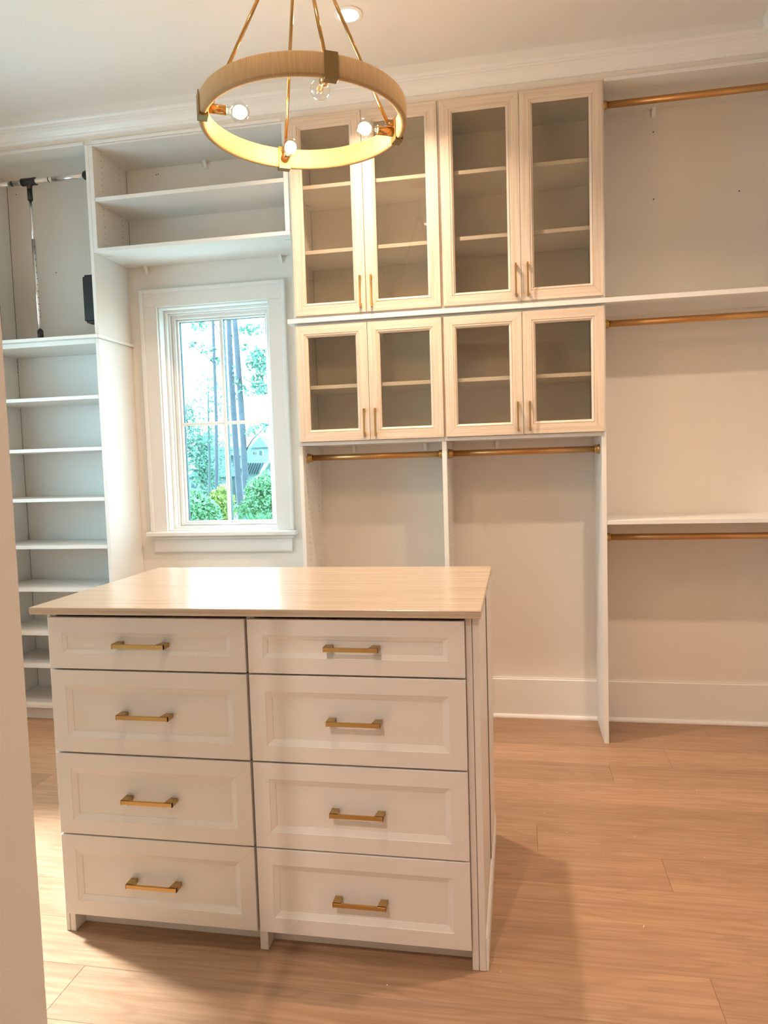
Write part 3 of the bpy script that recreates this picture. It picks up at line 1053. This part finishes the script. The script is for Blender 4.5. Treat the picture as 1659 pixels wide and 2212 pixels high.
for k, deg in enumerate(ANG):
    a = math.radians(deg)
    rad = Vector((math.cos(a), math.sin(a), 0))
    tan = Vector((-math.sin(a), math.cos(a), 0))
    cen = Vector((CXc, CYc, 0))
    def rb(bm, r0, r1, t0, t1, z0, z1, bev=0.0008):
        tt = bmesh.new()
        bmesh.ops.create_cube(tt, size=1.0)
        for v in tt.verts:
            r = (r0 + r1) / 2 + v.co.x * (r1 - r0)
            s = (t0 + t1) / 2 + v.co.y * (t1 - t0)
            z = (z0 + z1) / 2 + v.co.z * (z1 - z0)
            v.co = cen + rad * r + tan * s + Vector((0, 0, z))
        if bev:
            bmesh.ops.bevel(tt, geom=tt.edges[:], offset=bev, segments=1, affect='EDGES')
        merge(bm, tt)
    bm = bmesh.new()
    rb(bm, RO + 0.0005, RO + 0.0035, -0.0205, 0.0205, ZB - 0.004, ZB + HH + 0.002)
    rb(bm, RI - 0.0045, RO + 0.0035, -0.0205, 0.0205, ZB - 0.006, ZB - 0.0015)
    rb(bm, RI - 0.0045, RI - 0.0015, -0.0205, 0.0205, ZB - 0.004, ZB + HH + 0.002)
    cl = obj('clamp', bm, M['bronze'], t)
    # hinge block and hanging rod
    hinge = cen + rad * (RI - 0.016) + Vector((0, 0, ZB + 0.052))
    bm = bmesh.new()
    rb(bm, RI - 0.026, RI - 0.0045, -0.0075, 0.0075, ZB + 0.043, ZB + 0.063)
    tube_into(bm, hinge - tan * 0.0105, hinge + tan * 0.0105, 0.0035, 12)
    obj('hinge', bm, M['gold'], cl)
    top = APEX + rad * 0.012
    bm = bmesh.new()
    tube_into(bm, hinge - rad * 0.006, top, 0.0058, 16)
    obj('suspension_rod', bm, M['gold'], t)
    # socket and bulb: axis radial inward, slightly off the band
    zs = ZB + 0.026
    s0 = cen + rad * (RI - 0.0045) + Vector((0, 0, zs))
    inw = -rad
    bm = bmesh.new()
    lathe_into(bm, [(0, 0), (0.0145, 0), (0.0145, 0.056), (0.0128, 0.058), (0, 0.058)], s0, inw, 24)
    obj('socket', bm, M['gold'], cl)
    bm = bmesh.new()
    R = 0.0300
    e0 = 0.058
    c_b = e0 + 0.014 + R * 0.93
    profb = [(0.0105, e0 - 0.001), (0.0115, e0 + 0.010)]
    for q in range(2, 15):
        th = math.pi * (1 - q / 16.0)
        profb.append((R * math.sin(th), c_b + R * math.cos(th)))
    profb.append((0.0005, c_b + R))
    lathe_into(bm, profb, s0, inw, 28)
    bulb = obj('bulb', bm, M['bulbglass'], t)
    cpos = s0 + inw * c_b
    lit = k != 0
    bm = bmesh.new()
    if lit:
        prf = []
        for q in range(0, 13):
            th = math.pi * (1 - q / 12.0)
            prf.append((max(0.0003, 0.0200 * math.sin(th)), c_b + 0.0225 * math.cos(th)))
        lathe_into(bm, prf, s0, inw, 20)
        fo = obj('filament', bm, M['bulbhot'], bulb)  # solid emissive core stands in for the filaments' blown-out glow
        tag(fo, 'filament glare built as one bright core')
    else:
        side = tan.cross(inw)
        for (u_, v_) in ((-1, -1), (-1, 1), (1, -1), (1, 1)):
            o_ = tan * 0.0055 * u_ + Vector((0, 0, 0.0055 * v_))
            tube_into(bm, s0 + inw * (c_b - 0.016) + o_, s0 + inw * (c_b + 0.014) + o_, 0.0019, 8)
        tube_into(bm, s0 + inw * (e0), s0 + inw * (c_b - 0.014), 0.0035, 10, 0.002)
        tag(obj('filament', bm, M['amber'], bulb), 'unlit amber filaments')
    if lit:
        ld = bpy.data.lights.new('bulb_light', 'POINT')
        ld.energy = BULB_POWER
        ld.color = (1.0, 0.60, 0.29)
        ld.shadow_soft_size = 0.027
        lo = bpy.data.objects.new('bulb_light', ld)
        COL.objects.link(lo)
        lo.parent = t
        lo.location = cpos - t.location
# hub, loop, chain, canopy
bm = bmesh.new()
lathe_into(bm, [(0, -0.012), (0.020, -0.012), (0.026, -0.004), (0.026, 0.010), (0.012, 0.020), (0.006, 0.030), (0, 0.030)], APEX, (0, 0, 1), 24)
obj('hub', bm, M['gold'], t)
zz = 3.250
k = 0
while zz < 3.425:
    ring = bmesh.new()
    n1, n2 = 20, 8
    vs = []
    for i in range(n1):
        a = 2 * math.pi * i / n1
        cx_, cz_ = 0.009 * math.cos(a), 0.016 * math.sin(a)
        nr = Vector((math.cos(a), 0, math.sin(a)))
        vs.append([ring.verts.new(Vector((cx_, 0, cz_)) + nr * 0.0022 * math.cos(b_) + Vector((0, 1, 0)) * 0.0022 * math.sin(b_)) for b_ in [2 * math.pi * j / n2 for j in range(n2)]])
    for i in range(n1):
        for j in range(n2):
            ring.faces.new((vs[i][j], vs[(i + 1) % n1][j], vs[(i + 1) % n1][(j + 1) % n2], vs[i][(j + 1) % n2]))
    rot = Matrix.Rotation(math.pi / 2 * (k % 2), 4, 'Z')
    bmesh.ops.transform(ring, matrix=Matrix.Translation((CXc, CYc, zz + 0.012)) @ rot, verts=ring.verts)
    obj('chain_link', ring, M['gold'], t, smooth=True)
    zz += 0.0265
    k += 1
bm = bmesh.new()
lathe_into(bm, [(0, -0.034), (0.010, -0.034), (0.012, -0.028), (0.045, -0.022), (0.062, -0.012), (0.064, -0.0005), (0, -0.0005)], (CXc, CYc, CEIL), (0, 0, 1), 32)
obj('canopy', bm, M['gold'], t)

# ------------------------------------------------------------------ recessed ceiling lights
def downlight(x, y, label, power=1.0, color=WARM):
    t = empty('recessed_light', label, 'ceiling light', (x, y, CEIL - 0.004), 'recessed ceiling lights')
    bm = bmesh.new()
    R = 0.062
    n = 40
    prof_ = [(R, 0.0), (R, -0.004), (R - 0.004, -0.006), (R - 0.015, -0.006), (R - 0.019, -0.0005)]
    rr = []
    for i in range(n):
        a = 2 * math.pi * i / n
        rr.append([bm.verts.new((x + r * math.cos(a), y + r * math.sin(a), CEIL - 0.0005 + h)) for r, h in prof_])
    for i in range(n):
        for k in range(len(prof_)):
            k2 = (k + 1) % len(prof_)
            bm.faces.new((rr[i][k], rr[i][k2], rr[(i + 1) % n][k2], rr[(i + 1) % n][k]))
    obj('trim_ring', bm, M['whiteplastic'], t, smooth=True)
    bm = bmesh.new()
    lathe_into(bm, [(0.0, -0.0008), (R - 0.0195, -0.0008), (R - 0.0195, -0.0003), (0, -0.0003)], (x, y, CEIL - 0.0005), (0, 0, 1), 32)
    obj('lens', bm, M['canlens'], t)
    ld = bpy.data.lights.new('can_light', 'AREA')
    ld.shape = 'DISK'
    ld.size = 0.085
    ld.energy = CAN_POWER * power
    ld.color = color
    ld.spread = math.radians(130)
    lo = bpy.data.objects.new('can_light', ld)
    COL.objects.link(lo)
    lo.parent = t
    lo.location = (0, 0, -0.008)
downlight(0.165, 3.245, 'round recessed ceiling light just right of the chandelier rods')
downlight(0.165, 1.45, 'round recessed ceiling light above the front of the island, out of the frame', 0.22)
downlight(1.55, 2.35, 'round recessed ceiling light toward the right wall, out of the frame', 0.75)
downlight(-1.22, 2.35, 'round recessed ceiling light toward the left window, out of the frame', 0.2)

downlight(0.1, -0.9, 'added fill light on the unseen hall ceiling behind the viewer', 1.75, (1.0, 0.83, 0.72))  # unseen fill lamp, added to brighten the drawer fronts

# sawdust crumbs on the floor
for i, (x, y) in enumerate(((1.232, 2.3), (0.95, 3.01), (1.03, 2.86), (1.29, 2.86), (1.52, 2.74), (0.83, 2.86), (1.62, 3.3), (0.79, 2.03), (0.47, 1.98 - 0.05))):
    bm = bmesh.new()
    a = random.random() * 3
    L = 0.010 if i == 0 else 0.004
    v = Vector((math.cos(a), math.sin(a), 0)) * L
    tube_into(bm, Vector((x, y, 0.0015)) - v / 2, Vector((x, y, 0.0015)) + v / 2, 0.0013, 6, smooth=False)
    o = obj('debris_crumb', bm, M['whiteplastic'], None, loc=(x, y, 0))
    lab = ('curled white sawdust shaving, the largest on the floor right of the island',
           'tiny white sawdust crumb between the island back corner and the right wall, farther one',
           'tiny white sawdust crumb just off the shadow tip behind the island',
           'tiny white sawdust crumb on the floor above the large shaving, halfway to the back wall',
           'tiny white sawdust crumb lying nearest the right edge of the frame',
           'tiny white sawdust crumb nearest the rear right foot of the island',
           'tiny white sawdust crumb lying nearest the back baseboard of the right bay',
           'tiny white sawdust crumb beside the front right foot of the island',
           'tiny white sawdust crumb in front of the island under the right drawers')[i]
    tag(o, lab, 'debris', 'sawdust crumbs on the floor')

# ------------------------------------------------------------------ outside
GZ = -1.2
def at(u, v, Y):
    d = AX_R * ((u - W / 2) / FPX) + AX_U * (-(v - H / 2) / FPX) + AX_F
    return CAM + d * (Y / d.y)
M['lawn'] = mat('lawn', (0.10, 0.17, 0.08, 1), 0.9, var=0.5, scale=3)
M['bark'] = mat('pine_bark', (0.105, 0.12, 0.155, 1), 0.9, var=0.5, scale=7)
M['bark2'] = mat('grey_bark', (0.11, 0.15, 0.16, 1), 0.9, var=0.4, scale=14)
M['leaf'] = mat('pale_leaf', (0.13, 0.27, 0.21, 1), 0.8)
M['leaf2'] = mat('shrub_leaf', (0.19, 0.40, 0.20, 1), 0.7, var=0.3, scale=4)
M['leaf3'] = mat('yellow_green_leaf', (0.34, 0.44, 0.12, 1), 0.7, var=0.3, scale=4)
M['frond'] = mat('palm_frond', (0.10, 0.27, 0.13, 1), 0.6)
M['siding'] = mat('pale_siding', (0.19, 0.27, 0.275, 1), 0.8)
M['roof'] = mat('metal_roof', (0.14, 0.20, 0.215, 1), 0.6)
M['dark_pane'] = mat('house_window_glass', (0.03, 0.07, 0.09, 1), 0.2)
M['house_trim'] = mat('house_trim', (0.30, 0.34, 0.34, 1), 0.7)
tag(box('lawn', -60, 20, 7, 90, GZ - 0.3, GZ, M['lawn']), 'green lawn outside the window', 'lawn')

def leaf_cloud(bm, c, rad, n, size, squash=(1, 1, 1)):
    for _ in range(n):
        while True:
            p = Vector((random.uniform(-1, 1), random.uniform(-1, 1), random.uniform(-1, 1)))
            if p.length < 1:
                break
        p = Vector((p.x * rad * squash[0], p.y * rad * squash[1], p.z * rad * squash[2])) + Vector(c)
        p.z = max(p.z, GZ + 0.12)
        a = Vector((random.gauss(0, 1), random.gauss(0, 1), random.gauss(0, 1))).normalized()
        b_ = a.cross(Vector((random.gauss(0, 1), random.gauss(0, 1), random.gauss(0, 1)))).normalized()
        s = size * random.uniform(0.6, 1.3)
        vs = [bm.verts.new(p + q) for q in (a * s, b_ * s * 0.45, -a * s, -b_ * s * 0.45)]
        bm.faces.new(vs)

def limb(bm, pts, r0, r1, seg=8):
    """one continuous tapering tube through pts"""
    n = len(pts) - 1
    prev = None
    for i, p in enumerate(pts):
        d = (pts[min(i + 1, n)] - pts[max(i - 1, 0)]).normalized()
        a = d.cross(Vector((0.3, 1, 0.1))).normalized()
        b_ = d.cross(a)
        r = r0 + (r1 - r0) * i / n
        ring = [bm.verts.new(p + (a * math.cos(t) + b_ * math.sin(t)) * r) for t in [2 * math.pi * k / seg for k in range(seg)]]
        if prev:
            for k in range(seg):
                f = bm.faces.new((prev[k], prev[(k + 1) % seg], ring[(k + 1) % seg], ring[k]))
                f.smooth = True
        else:
            bm.faces.new(ring)
        prev = ring
    bm.faces.new(prev)

def tree(label, uv_pts, Y, r0, r1, m, branches=(), leaves=(), leafmat='leaf', lsize=0.12, lsq=(1, 1, 1), group=None):
    """uv_pts: trunk line from the foot upward"""
    P = [at(u, v, Y) for u, v in uv_pts]
    foot = Vector((P[0].x, P[0].y, GZ))
    t = empty('tree', label, 'tree', foot, group)
    bm = bmesh.new()
    limb(bm, [foot] + P, r0, r1)
    tr = obj('trunk', bm, m, t)
    for br in branches:
        bm = bmesh.new()
        q = [at(u, v, Y + dy) for u, v, dy in br[0]]
        limb(bm, q, br[1], br[2])
        obj('branch', bm, m, t)
    if leaves:
        bm = bmesh.new()
        for (u, v, rad, n) in leaves:
            leaf_cloud(bm, at(u, v, Y + random.uniform(-0.4, 0.4)), rad, n, lsize, lsq)
        tag(obj('foliage', bm, M[leafmat], t), kind='stuff')
    return t
tree('slim straight pine trunk seen through the left window panes', [(467, 1128), (468, 1000), (467, 900), (463, 780), (460, 690), (456, 560)], 26, 0.075, 0.045, M['bark'],
     [([(463, 785, 0), (440, 765, 0), (413, 745, 0.2), (386, 727, 0.3)], 0.02, 0.012), ([(463, 790, 0), (484, 800, 0)], 0.014, 0.008), ([(460, 695, 0), (470, 712, 0), (482, 735, 0)], 0.02, 0.014), ([(461, 730, 0), (446, 700, 0)], 0.012, 0.006)],
     [(430, 705, 0.35, 55), (425, 745, 0.3, 40), (447, 755, 0.35, 45), (475, 778, 0.35, 60), (436, 700, 0.3, 30)], lsize=0.09, lsq=(1.3, 1, 0.5))
tree('thick mottled pine trunk just right of the window centre bar', [(521, 1110), (515, 1040), (509, 960), (504, 880), (499, 800), (496, 740), (494, 690), (491, 580)], 24, 0.125, 0.08, M['bark'],
     [([(498, 720, 0), (508, 735, 0), (517, 750, 0)], 0.018, 0.012), ([(501, 770, 0), (510, 757, 0)], 0.012, 0.008), ([(503, 805, 0), (513, 818, 0)], 0.012, 0.008)],
     [(512, 800, 0.2, 30), (510, 830, 0.25, 30), (508, 855, 0.2, 25)], lsize=0.07)
tree('thick dark pine trunk leaning left at the top, right of the window centre', [(535, 1108), (530, 1040), (526, 960), (521, 880), (515, 800), (511, 740), (507, 690), (500, 580)], 23, 0.12, 0.08, M['bark'],
     [([(530, 975, 0), (545, 950, 0), (560, 935, 0), (575, 920, 0), (586, 912, 0)], 0.03, 0.012), ([(553, 943, 0), (548, 925, 0), (552, 905, 0)], 0.015, 0.008), ([(508, 700, 0), (500, 690, 0)], 0.014, 0.01),
      ([(560, 860, 0.4), (556, 885, 0.3), (552, 905, 0)], 0.008, 0.01), ([(540, 800, 0.4), (535, 820, 0.3), (526, 835, 0)], 0.006, 0.009)],
     [(565, 775, 0.42, 150), (575, 768, 0.4, 150), (556, 790, 0.3, 70), (573, 795, 0.35, 90), (558, 815, 0.25, 55), (548, 845, 0.35, 60), (566, 835, 0.32, 90), (575, 842, 0.3, 80), (535, 710, 0.25, 45), (545, 716, 0.25, 40),
      (567, 703, 0.2, 26), (540, 755, 0.3, 30), (525, 825, 0.3, 36), (560, 925, 0.35, 40), (545, 935, 0.25, 26), (572, 915, 0.3, 32)], lsize=0.085, lsq=(1.4, 1, 0.6))
tree('bushy young tree with fine twigs between the window bars', [(452, 1060), (453, 1000), (451, 950), (450, 890), (450, 850)], 30, 0.07, 0.03, M['bark2'],
     [([(452, 890, 0), (462, 875, 0), (468, 866, 0)], 0.02, 0.01), ([(451, 860, 0), (440, 838, 0), (425, 820, 0)], 0.014, 0.006), ([(450, 850, 0), (449, 830, 0), (447, 815, 0)], 0.014, 0.006),
      ([(453, 930, 0), (470, 900, 0), (482, 870, 0), (485, 840, 0)], 0.02, 0.007), ([(450, 890, 0), (438, 875, 0), (428, 862, 0)], 0.01, 0.005), ([(450, 870, 0), (440, 855, 0), (430, 848, 0)], 0.01, 0.005)],
     [(450, 830, 0.55, 70), (475, 850, 0.55, 130), (480, 880, 0.5, 110), (440, 870, 0.5, 60), (472, 945, 0.6, 200), (480, 975, 0.5, 160), (455, 900, 0.5, 60), (440, 840, 0.5, 30), (470, 815, 0.4, 36), (487, 1010, 0.4, 130)], lsize=0.07)
tree('spreading live oak with leaning limbs at the lower left of the window', [(455, 1080), (447, 1045), (436, 1010), (420, 985), (405, 960)], 34, 0.26, 0.08, M['bark2'],
     [([(446, 1040, 0), (425, 1018, 0), (408, 1012, 0)], 0.10, 0.05), ([(436, 1010, 0), (432, 985, 0), (428, 960, 0)], 0.10, 0.05), ([(420, 985, 0), (410, 985, 0), (403, 990, 0)], 0.06, 0.04),
      ([(405, 870, 0), (400, 900, 0), (412, 930, 0)], 0.02, 0.05), ([(418, 900, 0), (412, 875, 0), (403, 850, 0)], 0.03, 0.01), ([(432, 950, 0), (445, 965, 0), (456, 976, 0)], 0.03, 0.02)],
     [(410, 930, 0.8, 330), (420, 950, 0.9, 420), (430, 980, 0.9, 430), (412, 970, 0.7, 260), (440, 1010, 0.8, 420), (447, 1040, 0.8, 420), (405, 905, 0.5, 120), (418, 895, 0.6, 90), (452, 1062, 0.6, 240), (430, 1000, 0.7, 200), (400, 870, 0.4, 40)], leafmat='leaf', lsize=0.10)

def shrub(label, blobs, Y, m, name='shrub'):
    c = at(blobs[0][0], blobs[0][1], Y)
    t = empty(name, label, 'shrub', (c.x, c.y, GZ))
    bm = bmesh.new()
    for (u, v, rad, n) in blobs:
        leaf_cloud(bm, at(u, v, Y), rad, n, 0.055)
    tag(obj('foliage', bm, M[m], t), kind='stuff')
    bm = bmesh.new()
    for k in range(5):
        a = k * 1.256
        limb(bm, [Vector((c.x, c.y, GZ + 0.03)), Vector((c.x + math.cos(a) * 0.3, c.y + math.sin(a) * 0.3, GZ + 0.6))], 0.03, 0.015)
    obj('stem', bm, M['bark2'], t)
shrub('rounded green shrub low in the left window pane', [(430, 1098, 0.38, 900), (422, 1075, 0.22, 350), (445, 1105, 0.35, 800), (415, 1112, 0.3, 600), (455, 1120, 0.3, 500), (428, 1130, 0.4, 600)], 17, 'leaf2')
shrub('bright yellow-green shrub behind the slim pine trunk', [(483, 1062, 0.20, 380), (480, 1085, 0.26, 600), (490, 1080, 0.22, 450), (487, 1105, 0.25, 600), (481, 1125, 0.3, 600), (463, 1072, 0.15, 150)], 18, 'leaf3')
shrub('large soft green shrub at the lower right of the window', [(562, 1062, 0.48, 1100), (580, 1045, 0.40, 800), (590, 1075, 0.45, 900), (550, 1090, 0.40, 800), (572, 1098, 0.45, 900), (552, 1062, 0.3, 400), (595, 1100, 0.4, 600), (520, 1105, 0.25, 200)], 20, 'leaf2')
def palm(label, u, v, Y, n, L):
    c = at(u, v, Y)
    t = empty('fan_palm', label, 'plant', (c.x, c.y, GZ))
    bm = bmesh.new()
    base = Vector((c.x, c.y, c.z - 0.25))
    for i in range(n):
        a = random.uniform(0, 2 * math.pi)
        el = random.uniform(0.3, 1.4)
        d = Vector((math.cos(a) * math.cos(el), math.sin(a) * math.cos(el), math.sin(el)))
        s = d.cross(Vector((0, 0, 1))).normalized() * 0.016
        l = L * random.uniform(0.7, 1.1)
        p1 = base + d * l * 0.6
        p2 = base + d * l + Vector((0, 0, -0.10 * l))
        a0, a1 = bm.verts.new(base - s), bm.verts.new(base + s)
        b0, b1 = bm.verts.new(p1 - s), bm.verts.new(p1 + s)
        e = bm.verts.new(p2)
        bm.faces.new((a0, a1, b1, b0))
        bm.faces.new((b0, b1, e))
    tag(obj('fronds', bm, M['frond'], t), kind='stuff')
    bm = bmesh.new()
    tube_into(bm, (c.x, c.y, GZ), base, 0.08, 10, 0.05)
    obj('stem', bm, M['bark2'], t)
palm('spiky fan palm at the bottom of the right window pane, left clump', 548, 1126, 15, 200, 0.5)
palm('spiky fan palm at the bottom of the right window pane, right clump', 573, 1124, 16, 200, 0.5)
palm('spiky fan palm in front of the two pine feet', 525, 1130, 17, 120, 0.4)

# neighbouring house
HY = 48
def hquad(bm, pts, y0, y1):
    """prism: polygon in pixels given at distance y0, extruded back to y1"""
    A = [at(u, v, y0) for u, v in pts]
    for p in A:
        p.z = max(p.z, GZ + 0.005)
    Bv = [Vector((p.x, p.y + (y1 - y0), p.z)) for p in A]
    va = [bm.verts.new(p) for p in A]
    vb = [bm.verts.new(p) for p in Bv]
    n = len(pts)
    bm.faces.new(va)
    bm.faces.new(vb)
    for i in range(n):
        bm.faces.new((va[i], va[(i + 1) % n], vb[(i + 1) % n], vb[i]))
hp = at(520, 1080, HY)
t = empty('house', 'large pale shingled house with turret and metal roof outside the window', 'house', (hp.x, hp.y, GZ))
def wall_poly(name, pts, y0, y1, m):
    bm = bmesh.new()
    hquad(bm, pts, y0, y1)
    return obj(name, bm, M[m], t)
wall_poly('wall', [(392, 1135), (392, 1030), (432, 1030), (432, 965), (492, 965), (492, 1135)], HY, HY + 4, 'siding')
wall_poly('wall', [(520, 1135), (520, 1024), (610, 1024), (610, 1135)], HY - 1, HY + 4, 'siding')
wall_poly('tower_wall', [(543, 1002), (543, 968), (569, 967), (572, 1002)], HY, HY + 1.0, 'siding')
wall_poly('tower_wall', [(520, 1000), (520, 968), (543, 968), (543, 1002)], HY + 0.5, HY + 1.5, 'siding')
wall_poly('tower_roof', [(537, 968), (561, 943), (578, 966)], HY - 0.2, HY + 1.2, 'roof')
wall_poly('turret', [(533, 934), (539, 920), (545, 933)], HY, HY + 0.5, 'roof')
wall_poly('chimney', [(434, 966), (434, 942), (455, 942), (455, 966)], HY, HY + 0.8, 'siding')
wall_poly('chimney_cap', [(436, 942), (440, 934), (454, 934), (456, 942)], HY - 0.1, HY + 0.9, 'roof')
wall_poly('gable_roof', [(400, 1032), (425, 1012), (490, 1008), (494, 1030)], HY - 0.5, HY + 3, 'roof')
wall_poly('gable_roof', [(470, 984), (490, 978), (500, 984)], HY - 0.3, HY + 3, 'roof')
# standing-seam roof
rf = wall_poly('metal_roof', [(518, 1024), (523, 1000), (571, 999), (557, 1024)], HY - 1.4, HY - 1.2, 'roof')
for i in range(9):
    bm = bmesh.new()
    u = 525 + i * 5.2
    hquad(bm, [(u, 1000), (u + 0.5, 1000), (u - 8.5, 1024), (u - 9.0, 1024)], HY - 1.55, HY - 1.4)
    obj('seam', bm, M['dark_pane'], rf)
wall_poly('gable_roof', [(560, 1026), (590, 983), (640, 960), (640, 1026)], HY - 2.5, HY - 2.2, 'siding')
bm = bmesh.new()
hquad(bm, [(556, 1030), (590, 981), (640, 955), (640, 960), (591, 986), (562, 1030)], HY - 2.9, HY - 2.5)
obj('rake_board', bm, M['house_trim'], t)
for (a, b_, c, d_) in ((545.5, 975, 549, 983), (551, 975, 555, 983), (559, 973, 567, 984), (474, 990, 479, 1009), (547, 1032, 556, 1044), (412, 1038, 426, 1055), (497 + 26, 1032, 528, 1040)):
    bm = bmesh.new()
    hquad(bm, [(a, b_), (c, b_), (c, d_), (a, d_)], HY - 1.3, HY - 1.05)
    w_ = obj('window', bm, M['house_trim'], t)
    bm = bmesh.new()
    hquad(bm, [(a + 0.8, b_ + 0.8), (c - 0.8, b_ + 0.8), (c - 0.8, d_ - 0.8), (a + 0.8, d_ - 0.8)], HY - 1.36, HY - 1.3)
    obj('pane', bm, M['dark_pane'], w_)
